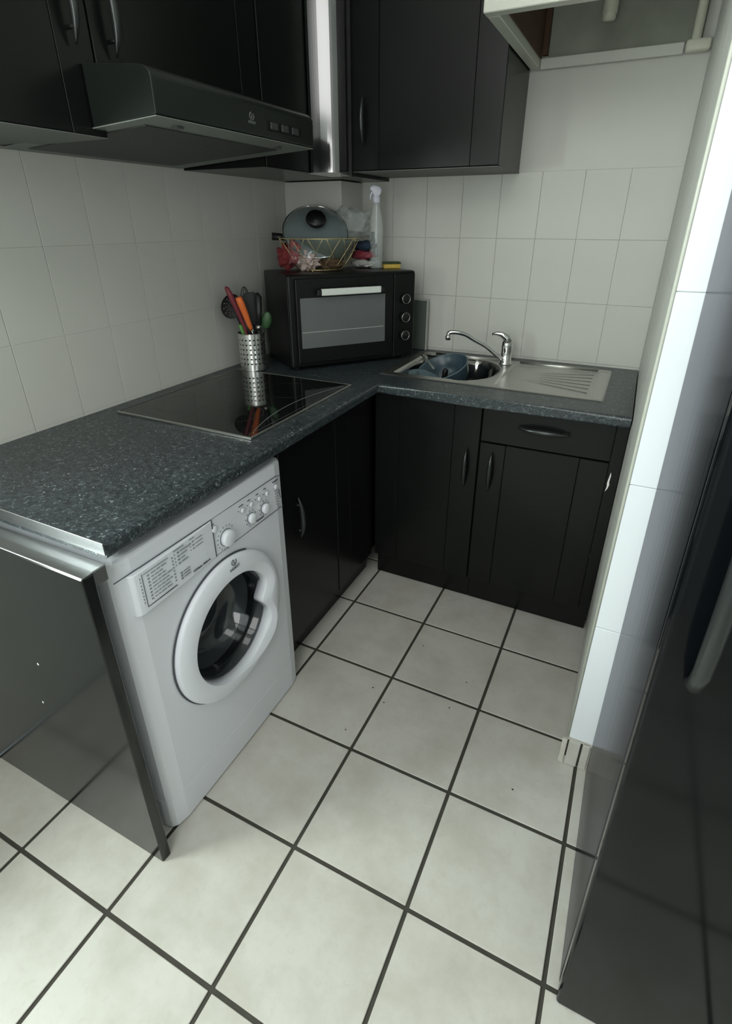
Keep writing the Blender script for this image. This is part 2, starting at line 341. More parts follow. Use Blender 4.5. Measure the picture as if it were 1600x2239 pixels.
es = [e for e in bm.edges if all(abs(v.co.x-XF) < 1e-5 and v.co.y < YF+1e-5 for v in e.verts) or all(abs(v.co.y-YF) < 1e-5 and v.co.x > XF-1e-5 for v in e.verts)]
es = [e for e in es if abs(e.verts[0].co.z-e.verts[1].co.z) < 1e-5]
bmesh.ops.bevel(bm, geom=es, offset=.010, segments=3, affect='EDGES', profile=.5)
wt = tag(obj('worktop', bm, 'granite'), 'dark speckled L-shaped laminate worktop running under the hob and the sink', 'worktop')
bm = NB(); box(bm, .02, XF-.002, YE-.0022, YE+.0005, ZC-.026, ZC+.0006, .0006, 1)
obj('edge_trim', bm, 'trim', wt)['label'] = 'pale metal strip closing the cut end of the worktop'

# end panel beside the washing machine
ep = thing('end_panel', 'tall black end panel standing on the floor at the left of the washing machine', 'panel', (.33, -1.89, 0))
bm = NB()
pp = [(.004, -1.9165), (.670, -1.9165), (.672, -1.900), (.672, -1.892), (.004, -1.892)]
prism(bm, [(p[0]-.33, p[1]+1.89) for p in pp], 'z', 0, .872, .002, 1); obj('board', bm, 'panelblack', ep)
bm = NB(); box(bm, .004-.33, .6715-.33, -.0262, -.0015, .8722, .8752, .001, 1); obj('top_edge', bm, 'trim', ep)['label'] = 'pale laminated top edge'
bm = NB(); box(bm, .01-.33, .665-.33, -.001, .030, .836, .871, .002, 1); obj('rail', bm, 'trim', ep)
for k, (x, z) in enumerate(((.38, .42), (.22, .62), (.42, .56))):
    bm = NB(); blob(bm, (x-.33, -.0268, z), (.003, .0008, .004), .4, 2, k, 1); obj('paint_fleck', bm, 'chip', ep)

# ------------------------------------------------------------------ base cabinets
def carcass(x0, x1, y0, y1, z0, z1, t=.016, openf='y'):
    bm = NB(); box(bm, x0, x0+t, y0, y1, z0, z1); box(bm, x1-t, x1, y0, y1, z0, z1); box(bm, x0+t, x1-t, y0, y1, z0, z0+t)
    if openf == 'y': box(bm, x0+t, x1-t, y1-.006, y1, z0+t, z1)
    else: box(bm, x0+t, x1-t, y1-t, y1, z0+t, z1); box(bm, x0+t, x1-t, y0, y0+t, z0+t, z1)
    return bm
def panel_door_y(x0, x1, z0, z1, yf, th=.02, fr=.085, rec=.003, frames=True):
    """door facing -y: stiles and rails proud of a recessed centre panel"""
    bm = NB(); bv = .0018
    if frames:
        box(bm, x0, x0+fr, yf, yf+th, z0, z1, bv, 1); box(bm, x1-fr, x1, yf, yf+th, z0, z1, bv, 1)
        box(bm, x0+fr, x1-fr, yf+rec, yf+th-.001, z0, z1, bv, 1)
    else: box(bm, x0, x1, yf, yf+th, z0, z1, bv, 1)
    return bm
ZB, ZD = .118, .872
c1 = thing('base_cabinet', 'black base cabinet with one tall door under the sink bowl', 'cabinet', (.83, -.3, 0))
def ch(parent, name, bm, m, smooth=False):
    """child mesh given in world coordinates"""
    xf(bm, Matrix.Translation(-parent.location) if not any(parent.rotation_euler) else parent.matrix_basis.inverted())
    return obj(name, bm, m, parent, smooth)
def chs(part, name, bm, m, smooth=False):
    """sub-part given in world coordinates; part itself sits at its parent's origin"""
    xf(bm, Matrix.Translation(-part.parent.location)); return obj(name, bm, m, part, smooth)
ch(c1, 'body', carcass(.622, 1.052, -.578, -.010, ZB, ZD), 'black')
d = ch(c1, 'door', panel_door_y(.632, 1.0515, .124, .868, -.60, fr=.10), 'black')
h = spindle(.150, .0085, .026); xf(h, Matrix.Translation((1.010, -.60, .622))); chs(d, 'handle', h, 'pewter', True)
ch(c1, 'plinth', box(NB(), .625, 1.0525, -.552, -.536, .002, ZB), 'black')
c2 = thing('base_cabinet', 'black base cabinet with a drawer above a framed door under the draining board', 'cabinet', (1.29, -.3, 0))
ch(c2, 'body', carcass(1.0535, 1.494, -.578, -.010, ZB, ZD), 'black')
d = ch(c2, 'drawer', panel_door_y(1.0565, 1.492, .738, .868, -.60, frames=False), 'black')
h = spindle(.175, .0095, .026, 'x'); xf(h, Matrix.Translation((1.270, -.60, .812))); chs(d, 'handle', h, 'pewter', True)
d = ch(c2, 'door', panel_door_y(1.0565, 1.492, .124, .732, -.60, fr=.092), 'black')
h = spindle(.150, .0085, .026); xf(h, Matrix.Translation((1.104, -.60, .622))); chs(d, 'handle', h, 'pewter', True)
ch(c2, 'plinth', box(NB(), 1.0545, 1.528, -.552, -.536, .002, ZB), 'black')
f = ch(c2, 'filler_strip', box(NB(), 1.4945, 1.5295, -.598, -.578, ZB-.01, ZD), 'black')
bm = NB(); prism(bm, [(1.497, .628), (1.500, .648), (1.4985, .662), (1.5035, .702), (1.506, .690), (1.5045, .665), (1.5065, .655), (1.503, .640)], 'y', -.5985, -.5978)
chs(f, 'paint_chip', bm, 'chip')
c3 = thing('base_cabinet', 'black base cabinet in the dark corner between washing machine and sink cabinet', 'cabinet', (.31, -.9, 0))
ch(c3, 'body', carcass(.012, .598, -1.240, -.010, ZB, ZD, openf='x'), 'black')
bm = NB(); box(bm, .60, .62, -1.236, -1.135, .124, .868, .0018, 1); box(bm, .60, .617, -1.135, -.90, .124, .868, .0018, 1); box(bm, .60, .62, -.90, -.80, .124, .868, .0018, 1)
d = ch(c3, 'door', bm, 'black')
h = spindle(.150, .0085, .026, 'z', (1, 0, 0)); xf(h, Matrix.Translation((.62, -1.165, .60))); chs(d, 'handle', h, 'pewter', True)
ch(c3, 'filler_strip', box(NB(), .60, .617, -.796, -.604, .124, .868, .0018, 1), 'black')
ch(c3, 'plinth', box(NB(), .550, .566, -1.24, -.556, .002, ZB), 'black')

# ------------------------------------------------------------------ washing machine
wm = thing('washing_machine', 'white front-loading washing machine with round porthole door under the worktop', 'washing machine', (.36, -1.549, 0))
y0, y1, fxw = -1.848, -1.250, .650
sec = [(.08, y0), (.615, y0), (.632, y0+.004), (.643, y0+.016), (.650, y0+.048), (.652, (y0+y1)/2), (.650, y1-.048), (.643, y1-.016), (.632, y1-.004), (.615, y1), (.08, y1)]
CY, CZ, RO, RI = -1.547, .473, .208, .150
# body as two mirrored halves round a circular opening would need booleans; the opening is cut by a real boolean modifier
bm = NB(); prism(bm, sec, 'z', .112, .850)
es = [e for e in bm.edges if all(v.co.z > .849 for v in e.verts) and max(v.co.x for v in e.verts) > .6]
es += [e for e in bm.edges if abs(e.verts[0].co.z-e.verts[1].co.z) > .5 and e.verts[0].co.x < .63 and e.verts[0].co.x > .6]
bmesh.ops.bevel(bm, geom=es, offset=.012, segments=3, affect='EDGES', profile=.5)
body = ch(wm, 'body', bm, 'white')
cut = NB(); lathe(cut, [(.172, -.30), (.172, .2)], 48, (.65, CY, CZ), 'x'); co = ch(wm, 'tmpcut', cut, 'white')
md = body.modifiers.new('porthole', 'BOOLEAN'); md.object = co; md.operation = 'DIFFERENCE'; md.solver = 'EXACT'
bpy.context.view_layer.update()
dg = bpy.context.evaluated_depsgraph_get(); me = bpy.data.meshes.new_from_object(body.evaluated_get(dg)); body.modifiers.clear(); body.data = me
bpy.data.objects.remove(co)
ch(wm, 'kick_panel', prism(NB(), sec, 'z', .006, .1105, .002, 1), 'white')
# door ring: outer circle, swept hole with the hand-grip bump
def hole_r(q):          # q: angle, 0 = towards +y (right), pi/2 = up
    d = math.degrees((q+PI) % (2*PI)-PI)
    r = .153+.006*math.exp(-((d+60)/40)**2)+.012*math.exp(-((d+33)/12)**2)+.004*math.exp(-((d-24)/10)**2)
    return r-.040*math.exp(-((d-1)/15)**2)
def lip_r(q):
    d = math.degrees((q+PI) % (2*PI)-PI)
    r = hole_r(q)+.003
    wgt = max(0, 1-max(0, (abs(d+8)-52)/30))
    L = .182+.018*math.exp(-((d+42)/16)**2)-.034*math.exp(-((d+4)/14)**2)
    return min(.200, max(r, r+(L-r)*wgt))
N_ = 144; bm = NB(); rings = []
def ringpts(fr, x): return [bm.verts.new((x if not callable(x) else x(2*PI*k/N_), CY+fr(2*PI*k/N_)*math.cos(2*PI*k/N_), CZ+fr(2*PI*k/N_)*math.sin(2*PI*k/N_))) for k in range(N_)]
def side(q): return max(0, math.cos(q))
rings = [ringpts(lambda q: RO, .6535), ringpts(lambda q: RO+.0005, .660), ringpts(lambda q: RO-.0015, .6665), ringpts(lambda q: RO-.006, .670),
         ringpts(lambda q: lip_r(q)+.0015, .6775), ringpts(lambda q: lip_r(q), .677), ringpts(lambda q: hole_r(q)+.0015, .6730), ringpts(hole_r, .6715), ringpts(lambda q: min(hole_r(q), .151), .640)]
for A, B in zip(rings, rings[1:]+rings[:1]):
    for k in range(N_): bm.faces.new((A[k], A[(k+1) % N_], B[(k+1) % N_], B[k]))
door = ch(wm, 'door', bm, 'whiteplastic', True)
bm = NB(); lathe(bm, [(.169, .0), (.156, .004), (.150, -.004), (.146, -.022), (.150, -.05), (.168, -.05), (.169, 0)], 64, (.640, CY, CZ), 'x', cap=False); chs(door, 'gasket', bm, 'gasket', True)
# thick glass bowl bulging inwards
bm = NB(); pr = [(.155, .0), (.150, .006), (.146, .0), (.138, -.030), (.120, -.075), (.105, -.092), (.06, -.098), (0.0, -.10)]
pr2 = [(0.0, -.106), (.06, -.104), (.110, -.098), (.126, -.078), (.145, -.032), (.155, -.004), (.155, 0)]
lathe(bm, pr+pr2, 64, (.642, CY, CZ), 'x', cap=False); chs(door, 'glass_bowl', bm, 'drumglass', True)
bm = NB(); lathe(bm, [(.170, .0), (.170, -.06), (.20, -.07), (.20, -.27), (0, -.27)], 48, (.64, CY, CZ), 'x', cap=False); ch(wm, 'drum', bm, 'drum', True)
# dark arc painting the shadow line round the top and left of the door
bm = NB(); pts = [(.6535, CY+(RO+.0022)*math.cos(a), CZ+(RO+.0022)*math.sin(a)) for a in [PI*.36+i*PI*.95/40 for i in range(41)]]; tube(bm, pts, .0022, 6); ch(wm, 'door_gap_shadow', bm, 'line')
# detergent drawer and fascia
bm = NB(); prism(bm, [(.645, -1.817), (.656, -1.8165), (.6625, -1.809), (.664, -1.797), (.6615, -1.70), (.657, -1.60), (.654, -1.5665), (.645, -1.5665)], 'z', .704, .8075, .0018, 1)
dr = ch(wm, 'detergent_drawer', bm, 'whiteplastic')
def strip(parent, y0_, z0_, y1_, z1_, x, t=.0009, m='line', name='printed_line'):
    bm = NB(); a = Vector((x, y0_, z0_)); b = Vector((x, y1_, z1_)); n = (b-a).normalized().cross(Vector((1, 0, 0)))*t/2; e = Vector((.0006, 0, 0))
    vs = [bm.verts.new(p) for p in (a-n, b-n, b+n, a+n, a-n-e*3, b-n-e*3, b+n-e*3, a+n-e*3)]
    for f_ in ((0, 1, 2, 3), (4, 7, 6, 5), (0, 4, 5, 1), (1, 5, 6, 2), (2, 6, 7, 3), (3, 7, 4, 0)): bm.faces.new([vs[i] for i in f_])
    return bm
def multi(parent, lst, x, m, name, t=.0009):
    bm = NB()
    for l in lst:
        b2 = strip(None, *l[:4], x if len(l) < 5 else l[4], t if len(l) < 6 else l[5]); me_ = bpy.data.meshes.new('t'); b2.to_mesh(me_); b2.free(); bm.from_mesh(me_); bpy.data.meshes.remove(me_)
    o = ch(parent, name, bm, m); o['kind'] = 'stuff' if name.startswith(('programme', 'panel', 'dial')) else None
    if o['kind'] is None: del o['kind']
    return o
multi(wm, [(-1.846, .8095, -1.785, .8095, .6525, .0012), (-1.785, .8095, -1.565, .8095, .6535, .0013), (-1.565, .8095, -1.292, .8095, .6524, .0011), (-1.5655, .7035, -1.5655, .8095, .655, .0012), (-1.565, .7045, -1.272, .7045, .6524, .0009)], .6524, 'line', 'fascia_joint')
def dx(y): return .6642-(y+1.797)*(.0025/.097) if y < -1.7 else .6618-(y+1.70)*.045 if y < -1.6 else .6573
# printed programme table: one bar per illegible word
rows = []; fat = []
for i in range(9):
    z = .7975-i*.0086
    x_ = -1.775
    if i == 0: rows.append((-1.787, z, -1.718, z, .6648, .0012)); continue
    ln = random.choice([.03, .036, .042, .05])
    rows.append((-1.778, z, -1.773, z, .6648, .0030)); a = -1.768
    while a < -1.768+ln:
        l = random.choice([.007, .010, .014]); fat.append((a, z, a+l, z, .6644, .0015)); a += l+.0025
    rows.append((-1.708, z, -1.704, z, .6633, .0026)); rows.append((-1.7975, z+.003, -1.7955, z+.003, .6650, .0034))
for i in range(5):
    z = .8010-i*.0093
    if i == 0: rows.append((-1.700, z, -1.668, z, .6630, .0018)); continue
    rows.append((-1.699, z, -1.697, z, .6630, .0030)); rows.append((-1.690, z, -1.684, z, .6628, .0034)); fat.append((-1.680, z, -1.680+random.choice([.012, .02, .034]), z, .6624, .0015))
for i in range(4):
    z = .8010-i*.0093
    if i == 0: rows.append((-1.648, z, -1.632, z, .6600, .0018)); continue
    rows.append((-1.648, z, -1.646, z, .6598, .0030)); rows.append((-1.640, z, -1.635, z, .6596, .0034)); fat.append((-1.631, z, -1.606, z, .6590, .0015))
for i in range(3): rows.append((-1.690, .737-i*.0075, -1.684, .737-i*.0075, .6628, .004)); rows.append((-1.680, .737-i*.0075, -1.660, .737-i*.0075, .6624, .0016))
multi(wm, rows, .665, 'lineg', 'programme_table'); multi(wm, fat, .665, 'lineg', 'programme_names')
multi(wm, [(-1.7905, .8005, -1.7905, .7170, .6648, .0010), (-1.7905, .7170, -1.706, .7170, .6646, .0013)], .665, 'line', 'programme_bracket')
label_text('Water Balance', .0085, face_mtx((.6600, -1.618, .716), (-.035, 1, 0), (0, 0, 1)), 'line', wm, shear=.3)
for o in [o for o in wm.children if o.name.startswith('lettering')]: o.location = -wm.location
multi(wm, [(-1.650, .716, -1.642, .716, .6606, .0060)], .66, 'lineg', 'drop_icon')
# knobs and buttons
def knob(yc, zc, r, h, ticks, m='whiteplastic', tr=1.45):
    bm = NB(); lathe(bm, [(r, 0), (r, h*.6), (r*.93, h*.9), (r*.8, h), (0, h*1.02)], 28, (.6515, yc, zc), 'x'); k = ch(wm, 'dial', bm, m, True)
    bm = NB(); lathe(bm, [(r+.0010, 0), (r+.0010, .0012), (r, .0012)], 28, (.6518, yc, zc), 'x', cap=False); chs(k, 'dial_gap', bm, 'line')
    L = []
    for i, a in enumerate(ticks):
        cy, cz = yc+r*tr*math.cos(a), zc+r*tr*math.sin(a); L.append((cy-.0015, cz, cy+.0015, cz, .6528, .0030))
    multi(wm, L, .652, 'lineg', 'dial_numbers'); return k
knob(-1.521, .735, .0225, .016, [math.radians(a) for a in range(40, 325, 21)])
knob(-1.420, .739, .0145, .012, [math.radians(a) for a in range(20, 325, 38)], tr=1.5)
knob(-1.360, .739, .0145, .012, [math.radians(a) for a in range(20, 325, 38)], tr=1.5)
for yc, zc, r in ((-1.564+.006, .779, .0095), (-1.450, .777, .0075), (-1.414, .777, .0075), (-1.378, .777, .0075), (-1.344, .777, .0075), (-1.302, .779, .0075)):
    bm = NB(); lathe(bm, [(r, 0), (r, .003), (r*.85, .0042), (0, .0045)], 20, (.6515, yc, zc), 'x'); b_ = ch(wm, 'push_button', bm, 'whiteplastic', True)
    bm = NB(); lathe(bm, [(r+.0007, 0), (r+.0007, .0009), (r, .0009)], 20, (.6516, yc, zc), 'x', cap=False); chs(b_, 'button_gap', bm, 'lineg')
L = [(yc-.012, .7925+dz, yc-.012+l, .7925+dz, .6527, .0018) for yc, l, dz in ((-1.450, .018, 0), (-1.414, .010, 0), (-1.378, .010, .001), (-1.344, .010, .002), (-1.560, .014, .0015))]
L += [(yc-.0165, .781, yc-.0145, .781, .6527, .0022) for yc in (-1.450, -1.414, -1.378, -1.344)]
L += [(-1.313, .7965, -1.288, .7965, .6527, .0024), (-1.290, .806, -1.280, .806, .6527, .0012), (-1.398, .716, -1.366, .716, .6527, .0026), (-1.288, .765, -1.282, .735, .6527, .0016)]
L += [(-1.306+.0008*i, .765-.0085*i, -1.3045+.0008*i, .765-.0085*i, .6527, .0016) for i in range(6)] + [(-1.299+.0008*i, .767-.0095*i, -1.2972+.0008*i, .767-.0095*i, .6527, .0018) for i in range(7)]
multi(wm, L, .652, 'line', 'panel_print')
# maker's mark on the door ring
def logo(parent, c, right, up, s, m, nm='logo_symbol'):
    bm = NB(); r = Vector(right).normalized(); u = Vector(up).normalized(); n = r.cross(u)
    def arc(a0, a1, R_, th):
        pts = [Vector(c)+(r*math.cos(math.radians(a))+u*math.sin(math.radians(a)))*R_ for a in [a0+(a1-a0)*i/24 for i in range(25)]]; tube(bm, pts, th, 6)
    arc(105, 400, s, s*.13); 
    tube(bm, [Vector(c)-u*s*.55, Vector(c)+u*s*.20], s*.15, 6); tube(bm, [Vector(c)+u*s*.45, Vector(c)+u*s*.66], s*.15, 6)
    return ch(parent, nm, bm, m)
nrm = Vector((0, 1, 0)); upv = Vector((0, 0, 1))
LA = math.radians(80); lr = (RO+.156)/2+.006
lc = (.6752, -1.531, .6685)
logo(wm, (.6748, -1.5300, .6715), (0, 1, 0), (0, 0, 1), .0085, 'line')
o = label_text('INDESIT', .0105, face_mtx((.6756, -1.5300, .6545), (0, 1, 0), (0, 0, 1)), 'line', wm); o.location = -wm.location

# ------------------------------------------------------------------ hob
hb = thing('ceramic_hob', 'black glass ceramic hob with a thin metal frame set in the worktop', 'hob', (.331, -1.015, ZC))
hx, hy, hw, hd = .0714, -1.3119, .5929, .5195
ch(hb, 'glass', box(NB(), hx+.004, hx+hd-.004, hy+.004, hy+hw-.004, ZC+.0006, ZC+.0062, .001, 1), 'hobglass')
bm = NB()
for a in ((hx, hx+hd, hy, hy+.006), (hx, hx+hd, hy+hw-.005, hy+hw), (hx+hd-.006, hx+hd, hy+.006, hy+hw-.005), (hx, hx+.003, hy+.006, hy+hw-.005)): box(bm, *a, ZC+.0004, ZC+.0075, .001, 1)
ch(hb, 'frame', bm, 'steel')
bm = NB(); pts = []
for i in range(25):
    t = i/24; pts.append((hx+hd-.016-.055*math.sin(PI*t)**.8, hy+.03+t*(hw-.06), ZC+.0063))
tube(bm, pts, .0011, 5); 
for sg in (-1, 1): tube(bm, [(hx+hd-.019, hy+.05, ZC+.0063), (hx+hd-.019, hy+hw-.05, ZC+.0063)], .0007, 5)
ch(hb, 'control_line', bm, 'print_')
ZM = mat('faint zone print', (.014, .015, .015), .3)
for cx, cy, r in ((.20, -1.16, .09), (.20, -.87, .075), (.43, -1.16, .075), (.42, -.88, .09)):
    bm = NB(); lathe(bm, [(r, .00615), (r, .0064), (r-.0012, .0064), (r-.0012, .00615), (r, .00615)], 48, (cx, cy, ZC), 'z', cap=False); ch(hb, 'cooking_zone', bm, ZM)

# ------------------------------------------------------------------ sink
sk = thing('sink', 'stainless steel inset sink with a bowl on the left and ribbed draining board', 'sink', (1.02, -.30, ZC))
sx0, sx1, sy0, sy1 = .6083, 1.4342, -.5204, -.0803
BR = .035
def inbowl(x, y):       # signed depth for the bowl opening: left edge straight, right side rounded
    x0_, x1_, y0_, y1_ = .655, 1.020, -.475, -.130
    # right side is a half-oval
    if x > .90: 
        yc = (y0_+y1_)/2; ry = (y1_-y0_)/2; rx = x1_-.90
        d = 1-math.sqrt(((x-.90)/rx)**2*.85+((y-yc)/ry)**2*.95); return d*.12
    return min(x-x0_, (y-y0_), (y1_-y))
bm = NB(); nx, ny = 150, 80; V = []
def H(x, y):
    e = min(x-sx0, sx1-x, y-sy0, sy1-y)
    z = .0035 if e > .006 else .0035-.003*(1-e/.006)**2
    # raised rear ledge
    if sy1-y < .030 and e > .004: z += .0025
    d = inbowl(x, y)
    if d > 0: z -= .150*min(1, (d/.022))**1.0 if d < .022 else .150
    elif 1.055 < x < 1.395 and -.478 < y < -.125:
        z -= .0022
        t = (x-1.06)/(1.385-1.06)
        yc = -.30; k = (y-yc)/(.22+.78*t)
        if t > .05 and t < .97 and abs(k) < .165:
            g = math.cos(2*PI*k/.055); z += .0019*g*min(1, t*2)
    return z
for i in range(nx+1):
    col = []
    for j in range(ny+1):
        x = sx0+(sx1-sx0)*i/nx; y = sy0+(sy1-sy0)*j/ny; col.append(bm.verts.new((x, y, ZC+H(x, y))))
    V.append(col)
bowl_faces = []
for i in range(nx):
    for j in range(ny):
        f = bm.faces.new((V[i][j], V[i+1][j], V[i+1][j+1], V[i][j+1]))
for f in bm.faces: f.material_index = 1 if f.calc_center_median().z < ZC-.012 else 0
top = ch(sk, 'basin_top', bm, ['steel', 'shaded_steel'], True)
bm = NB(); lathe(bm, [(.042, 0), (.042, .002), (.034, .003), (.030, .0005), (0, .0005)], 32, (.83, -.30, ZC-.146), 'z'); ch(sk, 'drain', bm, 'chrome', True)
bm = NB(); tube(bm, [(1.075, -.103, ZC+.0065), (1.385, -.103, ZC+.0065)], .0065, 8); ch(sk, 'rear_bead', bm, 'steel', True)
bm = NB(); tube(bm, [(.70, -.103, ZC+.0065), (.985, -.103, ZC+.0065)], .0065, 8); ch(sk, 'rear_bead', bm, 'steel', True)
# tap
tp = thing('mixer_tap', 'chrome single-lever mixer tap with a long bent spout behind the sink', 'tap', (1.022, -.150, ZC+.004))
bm = NB(); lathe(bm, [(.027, 0), (.027, .006), (.0225, .012), (.0215, .055), (.0225, .075), (.0215, .092), (.014, .104), (0, .108)], 32); obj('body', bm, 'chrome', tp, True)
bm = NB(); pts = [(.004, -.004, .094), (-.005, -.008, .112), (-.025, -.014, .124), (-.045, -.02, .126), (-.062, -.024, .122)]
tube(bm, pts, [.019, .016, .011, .007, .004], 14); obj('lever', bm, 'chrome', tp, True)
bm = NB(); pts = [(-.010, -.02, .022), (-.04, -.034, .046), (-.08, -.05, .078), (-.125, -.070, .104), (-.155, -.082, .122), (-.185, -.094, .130), (-.210, -.102, .131), (-.2205, -.105, .127), (-.223, -.106, .112)]
sm = []
for i in range(len(pts)-1):
    p0 = Vector(pts[max(i-1, 0)]); p1 = Vector(pts[i]); p2 = Vector(pts[i+1]); p3 = Vector(pts[min(i+2, len(pts)-1)])
    for k in range(5):
        t = k/5; sm.append(.5*((2*p1)+(p2-p0)*t+(2*p0-5*p1+4*p2-p3)*t*t+(-p0+3*p1-3*p2+p3)*t**3))
sm.append(Vector(pts[-1])); tube(bm, sm, .0085, 14); obj('spout', bm, 'chrome', tp, True)
bm = NB(); lathe(bm, [(.011, 0), (.011, .016), (.009, .018)], 20, (-.223, -.106, .100)); obj('aerator', bm, 'chrome', tp, True)

# washing up in the bowl
bw = thing('colander', 'blue-grey plastic bowl lying tilted in the sink bowl', 'bowl', (.800, -.272, ZC-.046))
rot = Matrix.Rotation(math.radians(-14), 4, 'Y') @ Matrix.Rotation(math.radians(17), 4, 'X')
bm = NB(); pr = [(0, -.055), (.055, -.055), (.075, -.045), (.098, .0), (.105, .045), (.109, .047), (.109, .043), (.102, -.002), (.079, -.050), (.058, -.060), (0, -.060)]
lathe(bm, pr, 48, cap=False); xf(bm, rot); obj('shell', bm, 'blue', bw, True)
bm = NB(); tube(bm, [(.109*math.cos(a), .109*math.sin(a), .046) for a in [2*PI*k/48 for k in range(48)]], .0028, 8, closed=True); xf(bm, rot); obj('rim', bm, 'bluelite', bw, True)
tl = thing('ladle', 'small black handled utensil standing in the blue-grey bowl', 'utensil', (.792, -.262, ZC-.082))
bm = NB(); tube(bm, [(0, 0, 0), (.006, -.006, .03), (.010, -.012, .062), (.012, -.014, .070)], [.011, .013, .012, .006], 12); obj('handle', bm, 'knob', tl, True)
pl = thing('shallow_dish', 'pale blue shallow dish low at the left of the sink bowl', 'dish', (.732, -.345, ZC-.066))
rot = Matrix.Rotation(math.radians(18), 4, 'X') @ Matrix.Rotation(math.radians(20), 4, 'Y')
bm = NB(); lathe(bm, [(0, -.012), (.070, -.010), (.082, 0), (.088, .001), (.088, .004), (.081, .003), (.069, -.007), (0, -.009)], 40, cap=False); xf(bm, rot); obj('disc', bm, 'bluelite', pl, True)
sp = thing('wooden_spoon', 'grey spatula handle resting across the left of the sink bowl', 'utensil', (.70, -.25, ZC+.01))
bm = NB(); tube(bm, [(-.035, .05, .006), (.0, .0, .008), (.075, -.09, -.012)], [.004, .0045, .005], 8); obj('handle', bm, 'pan', sp, True)
spl = tag(obj('sponge_cloth', blob(NB(), (0, 0, 0), (.045, .03, .008), .4, 2.5, 4, 3), 'bagw2', smooth=True, loc=(.915, -.40, ZC-.125)), 'pale dishcloth at the bottom right of the sink bowl', 'cloth')

# ------------------------------------------------------------------ mini oven
OT = .915; ow, oh, od = .5567, .3497, .3081; OO = Vector((.2843, -.6422, ZC+.012))
ov = thing('mini_oven', 'black countertop oven with a grey glass door standing diagonally in the corner', 'oven', OO, OT)
ov.rotation_euler = (0, 0, OT)
def oc(name, bm, m, smooth=False, parent=ov): return obj(name, bm, m, parent, smooth)
bm = NB(); box(bm, 0, ow, .012, od, 0, oh, .008, 3); oc('body', bm, 'ovenblack', True)
bm = NB(); box(bm, .002, ow-.002, 0, .013, .001, oh-.001, .006, 2); oc('front_frame', bm, 'ovenblack')
bm = NB(); box(bm, .026, .446, -.014, 0, .018, .336, .004, 2); dd = oc('door', bm, 'ovenblack')
bm = NB(); box(bm, .042, .408, -.0155, -.0135, .078, .268, .0006, 1); obj('glass', bm, 'ovenglass', dd)
bm = NB(); box(bm, .045, .400, -.0162, -.0154, .139, .1412); obj('rack_line', bm, 'boardedge', dd)
bm = NB(); box(bm, .118, .376, -.045, -.031, .276, .301, .004, 2); obj('handle', bm, 'handle_w', dd)
for x in (.104, .372):
    bm = NB(); box(bm, x, x+.018, -.046, -.012, .277, .300, .003, 1); obj('handle_mount', bm, 'knob', dd)
bm = NB(); box(bm, .452, .550, -.010, 0, .006, .342, .003, 1); oc('control_panel', bm, 'ovenblack')
for z in (.095, .169, .243):
    bm = NB(); lathe(bm, [(.021, 0), (.020, -.018), (.016, -.021), (0, -.021)], 28, (.500, -.009, z), 'y'); k = oc('knob', bm, 'knob', True)
    bm = NB(); tube(bm, [(.500+.0185*math.cos(a), -.0292, z+.0185*math.sin(a)) for a in [2*PI*i/32 for i in range(32)]], .0011, 6, closed=True); obj('chrome_ring', bm, 'chrome', k, True)['label'] = 'thin chrome ring round the knob'
for x, y in ((.03, .03), (ow-.03, .03), (.03, od-.03), (ow-.03, od-.03)):
    bm = NB(); lathe(bm, [(.012, -.0115), (.014, .002)], 12, (x, y, 0)); oc('foot', bm, 'knob')
OZ = OO.z+oh
# board behind the oven
bd = thing('chopping_board', 'green-grey glass chopping board with a pale rim standing between oven and back wall', 'board', (.590, -.035, ZC))
bm = NB(); box(bm, -.055, .030, -.004, .004, .002, .222, .002, 1); obj('pane', bm, 'board', bd)
bm = NB()
for a in ((-.058, .036, .222, .228), (.030, .037, .001, .222)): box(bm, a[0], a[1], -.006, .006, a[2], a[3], .001, 1)
obj('rim', bm, 'boardedge', bd)

# ------------------------------------------------------------------ wire basket and what is in it
bk = thing('wire_basket', 'pale gold wire basket with zigzag sides standing on the oven', 'basket', (.245, -.335, OZ))
rb, rt, hb_ = .095, .165, .121
bm = NB(); tube(bm, [(rt*math.cos(a), rt*math.sin(a), hb_) for a in [2*PI*k/48 for k in range(48)]], .0020, 8, closed=True); obj('rim', bm, 'brass', bk, True)
bm = NB(); tube(bm, [(rb*math.cos(a), rb*math.sin(a), .004) for a in [2*PI*k/40 for k in range(40)]], .0018, 8, closed=True)
for k in range(6): a = PI*k/6; tube(bm, [(rb*math.cos(a), rb*math.sin(a), .004), (-rb*math.cos(a), -rb*math.sin(a), .004)], .0010, 6)
obj('base_ring', bm, 'brass', bk, True)
nz = 14
def bpnt(a, t): 
    r = rb+(rt-rb)*(t**.65); return (r*math.cos(a), r*math.sin(a), .004+(hb_-.004)*t)
for k in range(nz):
    a0 = 2*PI*k/nz
    for s in (1, -1):
        bm = NB(); tube(bm, [bpnt(a0+s*2*PI/nz*.5*2*t*.9, t) for t in [i/6 for i in range(7)]], .0011, 6); obj('wire', bm, 'brass', bk, True)
for a in (0, 2*PI/3, 4*PI/3):
    a += -1.35
    bm = NB(); lathe(bm, [(.004, 0), (.004, .007)], 10, (rb*math.cos(a), rb*math.sin(a), -.0002)); obj('foot', bm, 'brass', bk)
pn = thing('saucepan', 'grey-green pan with a short black handle inside the wire basket', 'pan', (.262, -.322, OZ+.075))
bm = NB(); lathe(bm, [(0, -.052), (.05, -.048), (.095, -.018), (.126, .036), (.130, .038), (.129, .032), (.098, -.024), (.052, -.053), (0, -.057)], 40, cap=False); xf(bm, Matrix.Rotation(math.radians(-4), 4, 'X')); obj('bowl', bm, 'pan', pn, True)
